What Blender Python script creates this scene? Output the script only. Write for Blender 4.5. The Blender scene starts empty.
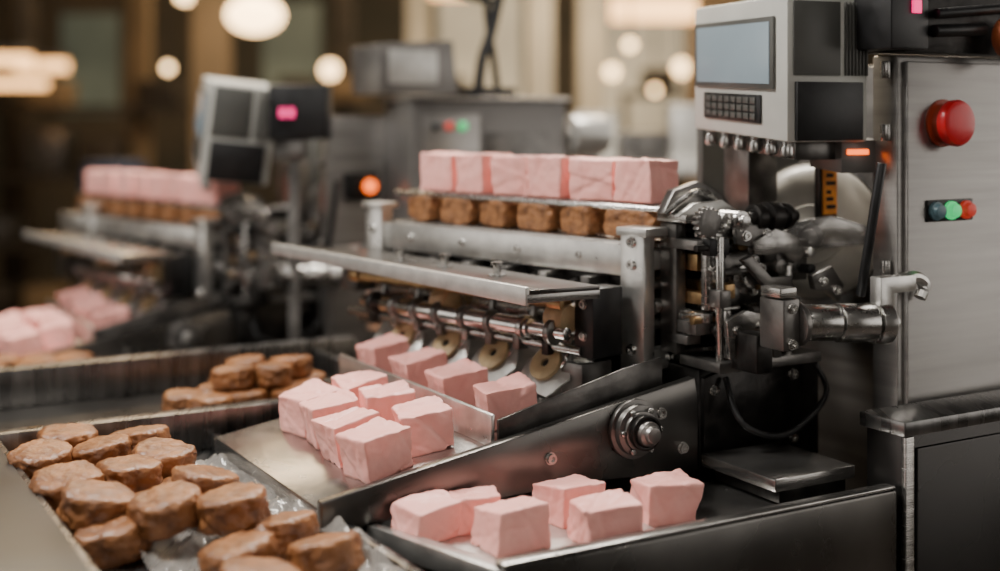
import bpy, bmesh, math, random
from mathutils import Vector, Matrix, noise
random.seed(7)
H = 1.5            # camera height above the floor (m); z values below are mm relative to eye level
scene = bpy.context.scene
COL = scene.collection

# ------------------------------------------------------------------ frames (mm)
def W(x, y, z): return Vector((x, y, z))
def M(u, v, z):    # upper wrapping head: u along the product row, v towards the rear
    return Vector((133+.683*u+.73*v, 1259-.73*u+.683*v, z))
def C(a, b, z):    # counter / cabinet grid
    return Vector((.866*a-.5*b, .5*a+.866*b, z))
ME = Vector((.683, -.73, 0)); MV = Vector((.73, .683, 0))
CN = Vector((.866, .5, 0)); CF = Vector((-.5, .866, 0)); UP = Vector((0, 0, 1))
def zs(a): return -308+(a-407)*.16      # sloping chute surface

# ------------------------------------------------------------------ materials
def mat(name, col, metal=0., rough=.5, var=.15, scale=30., bump=0., bscale=None, brushed=None,
        rvar=.1, sss=0., emis=None, estr=0., coat=0., trans=0., col2=None, detail=4., crease=0., alpha=.25, cscale=None):
    m = bpy.data.materials.new(name); m.use_nodes = True
    nt = m.node_tree; N = nt.nodes; L = nt.links
    b = N['Principled BSDF']
    b.inputs['Metallic'].default_value = metal
    tc = N.new('ShaderNodeTexCoord'); mp = N.new('ShaderNodeMapping')
    L.new(tc.outputs['Object'], mp.inputs[0])
    if brushed: mp.inputs['Scale'].default_value = brushed
    nz = N.new('ShaderNodeTexNoise'); nz.inputs['Scale'].default_value = scale
    nz.inputs['Detail'].default_value = detail
    L.new(mp.outputs[0], nz.inputs['Vector'])
    cr = N.new('ShaderNodeValToRGB')
    c2 = col2 if col2 else tuple(max(0, c*(1-2*var)) for c in col)
    cr.color_ramp.elements[0].position = .3; cr.color_ramp.elements[1].position = .7
    cr.color_ramp.elements[0].color = (*c2, 1)
    cr.color_ramp.elements[1].color = (*[min(1, c*(1+var*.5)) for c in col], 1)
    L.new(nz.outputs['Fac'], cr.inputs[0]); L.new(cr.outputs[0], b.inputs['Base Color'])
    mr = N.new('ShaderNodeMapRange')
    mr.inputs['To Min'].default_value = max(.02, rough-rvar); mr.inputs['To Max'].default_value = min(1, rough+rvar)
    L.new(nz.outputs['Fac'], mr.inputs['Value']); L.new(mr.outputs[0], b.inputs['Roughness'])
    last = None
    if crease:
        n3 = N.new('ShaderNodeTexNoise'); n3.noise_type = 'RIDGED_MULTIFRACTAL'
        n3.inputs['Scale'].default_value = cscale or scale*.8; n3.inputs['Detail'].default_value = 3
        L.new(tc.outputs['Object'], n3.inputs['Vector'])
        bp3 = N.new('ShaderNodeBump'); bp3.inputs['Strength'].default_value = crease
        bp3.inputs['Distance'].default_value = .003
        L.new(n3.outputs['Fac'], bp3.inputs['Height']); last = bp3
        L.new(bp3.outputs[0], b.inputs['Normal'])
    if bump:
        n2 = N.new('ShaderNodeTexNoise'); n2.inputs['Scale'].default_value = bscale or scale*3
        n2.inputs['Detail'].default_value = 6
        L.new(mp.outputs[0], n2.inputs['Vector'])
        bp = N.new('ShaderNodeBump'); bp.inputs['Strength'].default_value = bump
        bp.inputs['Distance'].default_value = .002
        if last: L.new(last.outputs[0], bp.inputs['Normal'])
        L.new(n2.outputs['Fac'], bp.inputs['Height']); L.new(bp.outputs[0], b.inputs['Normal'])
    if sss:
        b.inputs['Subsurface Weight'].default_value = sss
        b.inputs['Subsurface Radius'].default_value = (.01, .005, .004)
    if emis:
        b.inputs['Emission Color'].default_value = (*emis, 1); b.inputs['Emission Strength'].default_value = estr
    if coat: b.inputs['Coat Weight'].default_value = coat
    if trans:
        b.inputs['Transmission Weight'].default_value = trans; b.inputs['Alpha'].default_value = alpha
    return m

STEEL = mat('brushed_steel', (.50, .485, .465), .95, .25, .2, 12, .08, 60, brushed=(1, 1, 14))
DSTEEL = mat('dark_steel', (.19, .182, .172), .95, .29, .22, 8, .05, 40)
ALU = mat('aluminium', (.76, .75, .72), .9, .31, .14, 40, .06, 200)
LALU = mat('satin_aluminium', (.60, .59, .56), .6, .38, .10, 60, .04, 200)
CHROME = mat('polished_chrome', (.70, .69, .67), 1, .18, .05, 30, rvar=.05)
SATIN = mat('turned_steel', (.60, .59, .57), 1, .27, .12, 60, rvar=.06)
BLK = mat('black_plastic', (.012, .012, .013), 0, .4, .3, 60, .05, 300)
BLKM = mat('blackened_iron', (.05, .047, .045), .8, .34, .35, 40, .15, 160)
CAST = mat('cast_grey_metal', (.23, .22, .21), .85, .34, .3, 25, .2, 120)
BRASS = mat('brass', (.55, .36, .18), .9, .35, .2, 60, .05)
TAN = mat('tan_nylon', (.52, .38, .21), 0, .5, .2, 60, .2)
PAINT = mat('grey_enamel_paint', (.54, .54, .50), 0, .38, .06, 20, .02)
DPAINT = mat('dark_grey_enamel', (.10, .10, .092), .1, .4, .1, 20, .03)
HOUSE = mat('mid_grey_enamel', (.20, .19, .182), .6, .36, .1, 6, .03)
CREAM = mat('cream_enamel', (.56, .535, .475), .1, .38, .12, 20, .04)
COUNTER = mat('counter_steel', (.26, .255, .25), .95, .28, .25, 6, .05, 50, brushed=(14, 1, 1))
SHELF = mat('side_shelf_steel', (.10, .11, .12), .9, .36, .2, 6, .05, 50)
PANEL = mat('cabinet_steel', (.36, .345, .33), .92, .33, .12, 5, .04, 60, brushed=(1, 1, 18))
BOXM = mat('box_dark_steel', (.065, .062, .06), .9, .26, .08, 5, .03, 60)
PINK = mat('pink_candy_surface', (1.0, .49, .435), 0, .42, .04, 40, .25, 150, sss=.06, col2=(.95, .42, .37), crease=.5, cscale=18)
CHOC = mat('chocolate_surface', (.335, .138, .048), 0, .40, .2, 50, .8, 170, col2=(.12, .044, .016), crease=.8, cscale=38, coat=.08)
CHOC2 = mat('biscuit_surface', (.38, .165, .06), 0, .5, .2, 70, 1., 220, col2=(.13, .052, .02), crease=1., cscale=60)
RED = mat('red_plastic', (.78, .015, .025), 0, .35, .08, 40, coat=.2)
REDO = mat('dark_orange_plastic', (.35, .045, .015), 0, .4, .08, 40)
REDD = mat('orange_brown_plastic', (.42, .11, .04), 0, .4, .08, 40)
GREEN = mat('green_lens', (.02, .40, .14), 0, .3, .05, 40, emis=(.05, .9, .25), estr=.7)
BLUL = mat('bluish_lens', (.12, .22, .26), 0, .3, .05, 40)
REDL = mat('red_lens', (.6, .04, .03), 0, .3, .05, 40, emis=(1, .08, .04), estr=.25)
ORANGE = mat('orange_led', (.9, .3, .05), 0, .4, .05, 40, emis=(1, .14, .012), estr=3)
MAGENTA = mat('magenta_display', (.8, .1, .3), 0, .4, .05, 40, emis=(1, .01, .18), estr=1.8)
SCREEN = mat('monitor_glass', (.20, .25, .28), 0, .18, .1, 6, emis=(.38, .46, .50), estr=.3)
STICK = mat('orange_sticker', (.75, .28, .04), 0, .5, .5, 60, col2=(.60, .2, .03))
FILM = mat('clear_film', (.85, .80, .74), 0, .08, .05, 20, .9, 30, trans=.5, alpha=.5)
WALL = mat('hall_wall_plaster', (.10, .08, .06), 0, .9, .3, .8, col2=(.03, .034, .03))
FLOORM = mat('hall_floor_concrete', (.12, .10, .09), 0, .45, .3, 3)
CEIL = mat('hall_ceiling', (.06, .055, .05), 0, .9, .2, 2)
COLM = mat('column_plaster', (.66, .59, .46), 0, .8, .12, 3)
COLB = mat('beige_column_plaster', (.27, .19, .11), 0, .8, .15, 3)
LAMPE = mat('warm_lamp_glass', (1, .85, .6), 0, .5, .01, 5, emis=(1, .64, .30), estr=9)
TUBEE = mat('warm_tube_glass', (1, .8, .5), 0, .5, .01, 5, emis=(1, .50, .18), estr=4)
BACKGLOW = mat('added_back_wall_glow', (.6, .6, .55), 0, .5, .3, 1.5, emis=(.88, .72, .48), estr=.38)  # pale glow for panels added on the back wall
BACKTEAL = mat('added_teal_wall_glow', (.2, .25, .22), 0, .5, .3, 1.5, emis=(.35, .45, .38), estr=.06)  # faint teal glow, also for added back wall panels
SIDEGLOW = mat('added_side_glow', (.8, .8, .8), 0, .5, .01, 5, emis=(1, .95, .89), estr=1.3)  # emission of the unseen panels added on side and front walls
BLUE = mat('blue_plastic', (.02, .05, .13), 0, .5, .1, 10)
RACKM = mat('rack_brown', (.06, .048, .036), .2, .6, .3, 10)

# ------------------------------------------------------------------ geometry builder
def conv(p): return Vector((p[0]/1000, p[1]/1000, p[2]/1000+H))
WL = {}
class G:
    def __init__(s): s.bm = bmesh.new()
    def v(s, p): return s.bm.verts.new(conv(p))
    def hexa(s, P):
        V = [s.v(p) for p in P]
        for f in ((3, 2, 1, 0), (4, 5, 6, 7), (0, 1, 5, 4), (1, 2, 6, 5), (2, 3, 7, 6), (3, 0, 4, 7)):
            s.bm.faces.new([V[i] for i in f])
        return s
    def box(s, F, x0, x1, y0, y1, z0, z1):
        return s.hexa([F(x0, y0, z0), F(x1, y0, z0), F(x1, y1, z0), F(x0, y1, z0),
                       F(x0, y0, z1), F(x1, y0, z1), F(x1, y1, z1), F(x0, y1, z1)])
    def prism(s, pts, vec):
        A = [s.v(p) for p in pts]; B = [s.v(Vector(p)+Vector(vec)) for p in pts]
        s.bm.faces.new(A[::-1]); s.bm.faces.new(B)
        n = len(A)
        for i in range(n): s.bm.faces.new([A[i], A[(i+1) % n], B[(i+1) % n], B[i]])
        return s
    def basis(s, axis):
        ax = Vector(axis).normalized()
        t = Vector((0, 0, 1)) if abs(ax.z) < .9 else Vector((1, 0, 0))
        e1 = ax.cross(t).normalized(); return ax, e1, ax.cross(e1)
    def lathe(s, p, axis, prof, n=28):
        """prof: list of (distance along axis, radius)"""
        p = Vector(p); ax, e1, e2 = s.basis(axis)
        rings = []
        for d, r in prof:
            rings.append([s.v(p+ax*d+(e1*math.cos(2*math.pi*i/n)+e2*math.sin(2*math.pi*i/n))*max(r, .05)) for i in range(n)])
        for A, B in zip(rings, rings[1:]):
            for i in range(n): s.bm.faces.new([A[i], A[(i+1) % n], B[(i+1) % n], B[i]])
        s.bm.faces.new(rings[0][::-1]); s.bm.faces.new(rings[-1])
        return s
    def cyl(s, p0, p1, r, r2=None, n=24):
        p0 = Vector(p0); p1 = Vector(p1); d = (p1-p0).length
        return s.lathe(p0, p1-p0, [(0, r), (d, r2 if r2 else r)], n)
    def gear(s, p, axis, r, h, teeth):
        ax, e1, e2 = s.basis(axis); pts = []
        for i in range(teeth*4):
            an = 2*math.pi*i/(teeth*4); rr = r if i % 4 < 2 else r*.86
            pts.append(Vector(p)+(e1*math.cos(an)+e2*math.sin(an))*rr)
        return s.prism(pts, ax*h)
    def ring(s, p, axis, ro, ri, h, n=28):
        p = Vector(p); ax, e1, e2 = s.basis(axis)
        R = []
        for d, r in ((0, ri), (0, ro), (h, ro), (h, ri)):
            R.append([s.v(p+ax*d+(e1*math.cos(2*math.pi*i/n)+e2*math.sin(2*math.pi*i/n))*r) for i in range(n)])
        for k in range(4):
            A, B = R[k], R[(k+1) % 4]
            for i in range(n): s.bm.faces.new([A[i], A[(i+1) % n], B[(i+1) % n], B[i]])
        return s
    def sweep(s, pts, r, n=10, sub=6):
        P = [Vector(p) for p in pts]
        Q = []
        for i in range(len(P)-1):      # Catmull-Rom
            a = P[max(i-1, 0)]; b = P[i]; c = P[i+1]; d = P[min(i+2, len(P)-1)]
            for k in range(sub):
                t = k/sub
                Q.append(.5*((2*b)+(c-a)*t+(2*a-5*b+4*c-d)*t*t+(3*b-a-3*c+d)*t**3))
        Q.append(P[-1]); rings = []
        for i, q in enumerate(Q):
            ax = (Q[min(i+1, len(Q)-1)]-Q[max(i-1, 0)]).normalized()
            t = Vector((.2, .1, .97)) if abs(ax.z) < .85 else Vector((1, .2, 0))
            e1 = ax.cross(t).normalized(); e2 = ax.cross(e1)
            rings.append([s.v(q+(e1*math.cos(2*math.pi*j/n)+e2*math.sin(2*math.pi*j/n))*r) for j in range(n)])
        for A, B in zip(rings, rings[1:]):
            for i in range(n): s.bm.faces.new([A[i], A[(i+1) % n], B[(i+1) % n], B[i]])
        s.bm.faces.new(rings[0][::-1]); s.bm.faces.new(rings[-1])
        return s
    def obj(s, name, m, parent=None, bev=.8, **props):
        bm = s.bm
        bmesh.ops.recalc_face_normals(bm, faces=bm.faces)
        if bev:
            E = [e for e in bm.edges if len(e.link_faces) == 2 and e.calc_face_angle(0) > math.radians(50)]
            if E: bmesh.ops.bevel(bm, geom=E, offset=bev/1000, segments=2, affect='EDGES', profile=.5, clamp_overlap=True)
        for f in bm.faces: f.smooth = True
        for e in bm.edges:
            if len(e.link_faces) == 2 and e.calc_face_angle(0) > math.radians(32): e.smooth = False
        lo = Vector([min(v.co[i] for v in bm.verts) for i in range(3)])
        hi = Vector([max(v.co[i] for v in bm.verts) for i in range(3)])
        c = (lo+hi)/2
        for v in bm.verts: v.co -= c
        me = bpy.data.meshes.new(name); bm.to_mesh(me); bm.free(); me.materials.append(m)
        return place(name, me, c, parent, props)
def place(name, me, c, parent=None, props={}, rot=None):
    o = bpy.data.objects.new(name, me); COL.objects.link(o)
    if parent:
        o.parent = parent; o.location = c-WL[parent.name]
    else: o.location = c
    WL[o.name] = Vector(c)
    if rot: o.rotation_euler = rot
    for k, v in props.items(): o[k] = v
    return o
def empty(name, p, label, cat, **kw):
    return place(name, None, conv(p), None, dict(label=label, category=cat, **kw))
def bolt(parent, p, axis, r=4, h=3, m=None):
    g = G(); g.lathe(p, axis, [(0, r*1.25), (.8, r*1.25), (.8, r), (h, r), (h, r*.55), (h*.5, r*.5)], 12)
    return g.obj('bolt', m or STEEL, parent, bev=0)

FLOORZ = -H*1000
# ================================================================== ROOM
XL, XR, YF, YB = -4200, 3800, -2500, 11000
def room(name, x0, x1, y0, y1, z0, z1, m):
    G().box(W, x0, x1, y0, y1, z0, z1).obj(name, m, bev=0, kind='structure')
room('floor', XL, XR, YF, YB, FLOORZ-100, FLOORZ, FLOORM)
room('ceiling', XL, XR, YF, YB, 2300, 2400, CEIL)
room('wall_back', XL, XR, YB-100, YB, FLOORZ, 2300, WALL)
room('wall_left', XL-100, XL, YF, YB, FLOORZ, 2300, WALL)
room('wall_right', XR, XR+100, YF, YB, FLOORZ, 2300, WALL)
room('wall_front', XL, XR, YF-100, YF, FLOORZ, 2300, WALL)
# daylight windows beside the line, with mullions
def side_glow(n, x, y0, y1, z0, z1, k=4):
    s = 1 if x < 0 else -1
    room('glow_panel_%d' % n, min(x, x+s*12), max(x, x+s*12), y0, y1, z0, z1, SIDEGLOW)
    for i in range(k):
        y = y0+(y1-y0)*i/(k-1)
        room('trim_%d' % (n*10+i), min(x, x+s*50), max(x, x+s*50), y-60, y+60, z0-40, z1+40, RACKM)
side_glow(1, XR-2, -1600, 3400, -400, 1300, 6)
side_glow(2, XL+2, -900, 2600, -300, 1500)
room('glow_panel_3', -900, 1500, YF+2, YF+14, 200, 1500, SIDEGLOW)  # added glow panel behind the camera for soft frontal light
for i, (p0, p1, z0, z1, m) in enumerate(((438, 522, -250, 1300, BACKGLOW), (598, 700, -100, 1300, BACKGLOW), (60, 118, 50, 900, BACKTEAL), (262, 320, 0, 1000, BACKTEAL), (-10, 30, -300, 500, BACKTEAL))):
    room('glow_panel_%d' % (4+i), (p0-500)*8.45, (p1-500)*8.45, YB-120, YB-104, z0, z1, m)  # emissive panels added to brighten and vary the blurred back wall

# ================================================================== WRAPPING MACHINE
mach = empty('wrapping_machine', C(860, 1000, FLOORZ), 'steel candy wrapping machine with sloping discharge chute and monitor', 'machine')
def P(g, name, m, bev=.8, parent=None, **kw): return g.obj(name, m, parent or mach, bev, **kw)

# chute plate (slope) -------------------------------------------------
def CS(a, b, h): return C(a, b, zs(a)+h)
P(G().box(CS, 388, 750, 962, 1232, -14, 0), 'chute_plate', STEEL, label='sloping brushed steel discharge plate')
P(G().box(CS, 540, 750, 1233, 1330, -12, 0), 'chute_extension', STEEL)
sp = [(386, -303), (760, -241), (764, -262), (764, -330), (640, -322), (453, -326), (386, -330)]
P(G().prism([C(a, 951, z) for a, z in sp], CF*10), 'chute_side_plate', DSTEEL, 1.5, label='dark polished steel cheek plate of the chute')
P(G().prism([C(a, 1233, z) for a, z in [(388, -322), (388, -314), (540, -290), (540, -330)]], CF*6), 'chute_rear_cheek', DSTEEL)
P(G().box(CS, 552, 556, 972, 1310, 0, 28), 'divider_blade', ALU, .8, label='thin bright divider blade between rows')
P(G().prism([C(a, 968, z) for a, z in [(557, zs(557)), (557, -261), (690, -229), (735, -222), (735, zs(735))]], CF*3), 'side_guard', CAST, label='grey steel side guard')
for a, z in [(600, -296), (720, -270), (745, -305)]: bolt(mach, C(a, 951, z), -CF, 4.5, 4)

# beam and posts ------------------------------------------------------
P(G().box(M, -390, 2, -7, 5, -153, -122), 'front_beam', ALU, label='bright aluminium cross beam')
P(G().prism([M(-6, -16, z) for z in (-246, -106)]+[M(24, -16, -106), M(24, -16, -236), M(14, -16, -246)], MV*16), 'end_post', ALU, label='bright upright end plate')
P(G().box(M, -8, 30, -20, 14, -112, -104), 'post_cap', ALU)
P(G().box(M, -420, -390, -12, 6, -254, -102), 'end_post', ALU, label='bright upright end plate')
P(G().box(M, -424, -386, -16, 12, -106, -99), 'post_cap', ALU)
for z in (-118, -140, -222): bolt(mach, M(9, -16, z), -MV, 4.5, 4, CHROME)
for u in (-340, -250, -160, -70): bolt(mach, M(u, -7, -137), -MV, 3.5, 3, CHROME)
for z in (-130, -220): bolt(mach, M(-405, -12, z), -MV, 4.5, 4, CHROME)

# product rails -------------------------------------------------------
P(G().box(M, -388, 24, 6, 92, -125, -120), 'lower_shelf', STEEL)
P(G().box(M, -385, 14, 26, 66, -89, -84), 'product_rail', DSTEEL, label='dark steel rail carrying candy row')
P(G().cyl(M(-398, 16, -87.5), M(22, 16, -87.5), 3), 'guide_rod', SATIN)
P(G().cyl(M(-398, 76, -87), M(22, 76, -87), 4), 'guide_rod', CHROME)
for u in (-386, -190, 8):
    P(G().box(M, u-4, u+4, 60, 70, -120, -90), 'rail_support', BLKM)
P(G().box(M, -392, 10, 100, 112, -125, -84), 'rear_rail', DSTEEL)
for i in range(6):
    P(G().cyl(M(-380+i*62, 106, -84), M(-380+i*62, 106, -74), 6, n=14), 'rail_knob', CHROME, .6)

# front tray ----------------------------------------------------------
A0 = W(-277, 1581, -158); A1 = W(27, 1162, -158); A2 = W(93, 1196, -158); A3 = W(-150, 1530, -158)
P(G().prism([A0, A1, A2, A3], (0, 0, 4)), 'front_tray', DSTEEL, .6, label='brushed steel delivery tray')
d = (A1-A0).normalized(); nrm = Vector((d.y, -d.x, 0))
if nrm.y > 0: nrm = -nrm
P(G().prism([A0+Vector((0, 0, -6)), A1+Vector((0, 0, -10)), A1+Vector((0, 0, 7)), A0+Vector((0, 0, 7))], nrm*5), 'tray_lip', LALU, 1.2, label='bright upturned tray lip')
P(G().prism([A1+Vector((0, 0, -8)), A2+Vector((0, 0, -8)), A2, A1], -nrm*-3), 'tray_end', STEEL, .5)
for t in (.45, .62, .8):
    q = A0.lerp(A1, t)+(-nrm)*38
    P(G().lathe(q+Vector((0, 0, 3)), UP, [(0, 9), (3, 9), (3, 4), (12, 4), (12, 6), (15, 6)], 16), 'tray_screw', CHROME, 0)

# rollers --------------------------------------------------------------
P(G().lathe(M(-345, -50, -190), ME, [(0, 5), (15, 5), (15, 11), (310, 11), (310, 13), (335, 13), (335, 6), (345, 6)]), 'feed_roller', SATIN, label='long turned steel roller')
P(G().lathe(M(-350, -10, -175), ME, [(0, 8), (330, 8)]), 'feed_roller', STEEL)
P(G().lathe(M(-340, -46, -216), ME, [(0, 8), (20, 8), (20, 6), (310, 6), (310, 9), (334, 9)]), 'feed_roller', SATIN)
P(G().lathe(M(-360, -76, -176), ME, [(0, 8), (18, 8), (18, 5), (320, 5), (320, 8), (338, 8)]), 'feed_roller', BRASS, label='slim brass toned roller')
P(G().lathe(M(-330, -84, -202), ME, [(0, 6), (40, 6), (40, 9.5), (270, 9.5), (270, 6), (318, 6)]), 'feed_roller', CHROME, label='short polished roller')
P(G().cyl(M(-380, -20, -226), M(-10, -20, -226), 3.5), 'tie_rod', BRASS)
P(G().cyl(M(-380, -36, -168), M(-10, -36, -168), 4), 'tie_rod', SATIN)
P(G().cyl(M(-380, -66, -220), M(-10, -66, -220), 4.5), 'tie_rod', STEEL)
for u, v, z in ((-390, -40, -180), (-200, -72, -192), (-30, -72, -190)):
    P(G().lathe(M(u-14, v, z), ME, [(0, 13), (3, 15), (20, 15), (24, 13)]), 'tan_spool', TAN)
P(G().box(M, -388, -4, 10, 26, -262, -153), 'back_plate', BLKM)
for i, u in enumerate((-350, -320, -290, -260, -230, -200, -170, -140, -110, -80, -50)):
    if i % 2 == 0:
        P(G().box(M, u-6, u+6, -20, 9, -232, -156), 'cross_bracket', CAST if i % 4 else STEEL)
        bolt(mach, M(u, -20, -204), -MV, 3.5, 3, CHROME)
    else:
        P(G().prism([M(u-4, -62, -182), M(u-4, 6, -160), M(u-4, 6, -180), M(u-4, -50, -206), M(u-4, -66, -200)], ME*7), 'roller_hanger', CAST)
rq = random.Random(5)
for i in range(16):      # collars and clamps riding on the rollers
    u = -335+i*20+rq.uniform(-5, 5)
    if i % 2:
        P(G().lathe(M(u, -84, -202), ME, [(0, 12.5), (7, 12.5)], 20), 'roller_collar', rq.choice((CAST, STEEL, BLKM)), .6)
    else:
        P(G().box(M, u, u+9, -74, -60, -228, -208+rq.uniform(-4, 6)), 'rod_clamp', rq.choice((CAST, STEEL, BLKM)), .8)
P(G().box(M, -20, 4, -66, -24, -226, -160), 'roller_bearing_block', BLK)
for z in (-175, -205): bolt(mach, M(-8, -66, z), -MV, 4, 3)
P(G().box(M, -34, -6, -70, -28, -262, -232), 'lower_bearing', CAST)
P(G().box(M, -408, -380, -56, -14, -200, -160), 'roller_bearing_block', CAST)
P(G().cyl(M(-408, -30, -236), M(-20, -30, -236), 4), 'tie_rod', STEEL)

# comb plates with tan discs ------------------------------------------
P(G().hexa([M(-345, -78, -276), M(-18, -78, -276), M(-18, -24, -206), M(-345, -24, -206),
            M(-345, -74, -278), M(-18, -74, -278), M(-18, -18, -208), M(-345, -18, -208)]), 'apron_plate', LALU, .4, label='pale sloping apron plate')
axn = (MV*-.8+UP*.6).normalized(); upn = (MV*.6+UP*.8).normalized()
for u in (-276, -202, -128, -54):
    c = M(u, -66, -240)
    pts = [c+ME*du+upn*dz for du, dz in ((-30, -26), (16, -32), (34, -10), (22, 20), (6, 26), (-14, 14), (-30, 2))]
    P(G().prism(pts, axn*2), 'comb_plate', LALU, .3)
    dsc = P(G().ring(c+axn*3, axn, 18, 4.5, 5), 'tan_disc', TAN, .6, label='flat tan disc with centre hole')
    P(G().cyl(c+axn*2.2, c+axn*6, 4.0, n=16), 'disc_hub', BLK, .3, dsc)
    P(G().sweep([c+ME*20+axn*4, c+ME*26+upn*8+axn*9, c+ME*18+upn*26+axn*2], 2), 'finger', CHROME, 0)

# right hand drive section ---------------------------------------------
P(G().box(M, 4, 18, 0, 130, -146, -127), 'side_arm', ALU, label='bright side arm')
P(G().box(M, 4, 18, 0, 118, -244, -224), 'side_arm', ALU)
P(G().cyl(M(14, 6, -182), M(14, 140, -182), 8), 'tie_rod', SATIN)
P(G().cyl(M(12, 6, -200), M(12, 130, -200), 5), 'tie_rod', CAST)
P(G().cyl(M(12, 6, -162), M(12, 150, -162), 4), 'tie_rod', SATIN)
P(G().box(M, -50, -6, 30, 126, -250, -150), 'gear_housing', CAST)
P(G().gear(M(-4, 80, -205), ME, 24, 8, 18), 'drive_gear', CAST, .3)
P(G().prism([M(20, v, z) for v, z in ((26, -150), (60, -150), (74, -176), (60, -190), (34, -172))], ME*6), 'side_lever', STEEL, 1)
P(G().prism([M(22, v, z) for v, z in ((20, -206), (70, -200), (96, -214), (92, -222), (20, -220))], ME*5), 'side_lever', CAST, 1)
P(G().lathe(M(18, 52, -166), ME, [(0, 11), (8, 11), (8, 7), (16, 7)], 20), 'pivot_boss', SATIN, .4)
P(G().lathe(M(18, 96, -196), ME, [(0, 14), (6, 14), (6, 9), (14, 9)], 20), 'pivot_boss', CAST, .4)
for v, z in ((40, -137), (90, -137), (120, -137), (30, -233), (90, -233)): bolt(mach, M(18, v, z), ME, 4, 4, CHROME)
# drive frame plate with mounted mechanisms (C grid)
P(G().box(C, 770, 872, 1000, 1010, -225, -96), 'drive_frame', BLKM, label='blackened iron drive frame plate')
P(G().box(C, 764, 776, 985, 1010, -225, -100), 'frame_upright', CAST)
P(G().box(C, 760, 800, 965, 1010, -98, -90), 'frame_cap', STEEL)
P(G().gear(C(770, 950, -96), -CF, 15, 8, 16), 'small_gear', CAST, .3)
P(G().lathe(C(808, 1000, -96), -CF, [(0, 14), (20, 14), (20, 10), (60, 10), (60, 6), (66, 6)]), 'air_cylinder', SATIN)
prof = [(0, 8), (6, 8), (6, 13), (16, 13), (16, 10), (22, 10), (22, 15), (36, 15), (36, 10), (44, 10), (44, 13), (50, 13), (50, 7), (60, 7)]
P(G().lathe(C(822, 948, -94), CN, prof), 'shaft_coupling', BLKM, .4, label='stepped black coupling')
P(G().lathe(C(796, 948, -94), CN, [(0, 6), (28, 6)]), 'coupling_shaft', SATIN, .3)
P(G().prism([C(a, 936, z) for a, z in ((818, -116), (846, -104), (874, -112), (886, -130), (872, -140), (856, -128), (838, -130), (820, -128))], CF*9), 'rocker_arm', STEEL, 1.2)
P(G().prism([C(a, 930, z) for a, z in ((800, -132), (812, -128), (836, -150), (862, -150), (862, -160), (832, -162))], CF*7), 'bell_crank', CAST, 1)
P(G().prism([C(a, 960, z) for a, z in ((786, -128), (850, -126), (856, -150), (848, -176), (806, -180), (786, -160))], CF*10), 'cam_plate', CAST, 1)
for a, z in ((796, -138), (840, -136), (838, -166), (808, -168)): bolt(mach, C(a, 960, z), -CF, 4, 4, CHROME)
P(G().lathe(C(820, 958, -153), -CF, [(0, 14), (8, 14), (8, 8), (16, 8), (16, 5)], 24), 'cam_hub', STEEL, .4)
P(G().box(C, 838, 848, 930, 942, -228, -166), 'vertical_bar', CAST)
P(G().box(C, 858, 866, 934, 946, -228, -140), 'vertical_bar', STEEL)
P(G().cyl(C(784, 944, -226), C(784, 944, -110), 4), 'vertical_rod', SATIN)
P(G().box(C, 777, 791, 936, 952, -176, -160), 'rod_clamp', CAST)
P(G().cyl(C(794, 950, -226), C(794, 950, -180), 7), 'stub_column', STEEL)
P(G().cyl(C(812, 946, -226), C(812, 946, -186), 8), 'stub_column', CAST)
P(G().box(C, 772, 900, 930, 990, -236, -226), 'gear_deck', CAST, 1)
P(G().prism([C(a, 955, z) for a, z in ((862, -168), (886, -160), (900, -190), (896, -222), (862, -222))], CF*10), 'gusset_plate', CAST, 1)
for a, z in ((872, -176), (888, -178), (890, -206), (872, -212)): bolt(mach, C(a, 955, z), -CF, 4.5, 5, STEEL)
P(G().box(C, 866, 900, 950, 972, -158, -118), 'valve_body', CAST, 1.5)
P(G().box(C, 870, 884, 945, 950, -150, -128), 'valve_plate', STEEL, .6)
P(G().cyl(C(893, 950, -130), C(893, 936, -130), 5), 'valve_port', SATIN)
P(G().cyl(C(893, 950, -146), C(893, 936, -146), 5), 'valve_port', BLK)
# layered side plates and slotted links
P(G().prism([C(a, 924, z) for a, z in ((776, -186), (800, -178), (826, -184), (832, -206), (812, -222), (780, -222))], CF*6), 'layer_plate', STEEL, 1)
P(G().prism([C(a, 940, z) for a, z in ((800, -100), (836, -100), (852, -112), (830, -122), (802, -118))], CF*6), 'layer_plate', CAST, 1)
P(G().prism([C(a, 952, z) for a, z in ((774, -102), (786, -102), (792, -150), (786, -180), (774, -180))], CF*8), 'layer_plate', STEEL, 1)
P(G().prism([C(a, 922, z) for a, z in ((880, -150), (906, -142), (922, -162), (916, -178), (900, -166), (884, -164))], CF*8), 'layer_plate', CAST, 1)
for a, b, z in ((788, 924, -196), (818, 924, -194), (800, 924, -214), (812, 940, -110), (838, 940, -109), (781, 952, -120), (781, 952, -142), (893, 922, -156), (912, 922, -166)):
    bolt(mach, C(a, b, z), -CF, 4, 4, CHROME)
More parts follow.
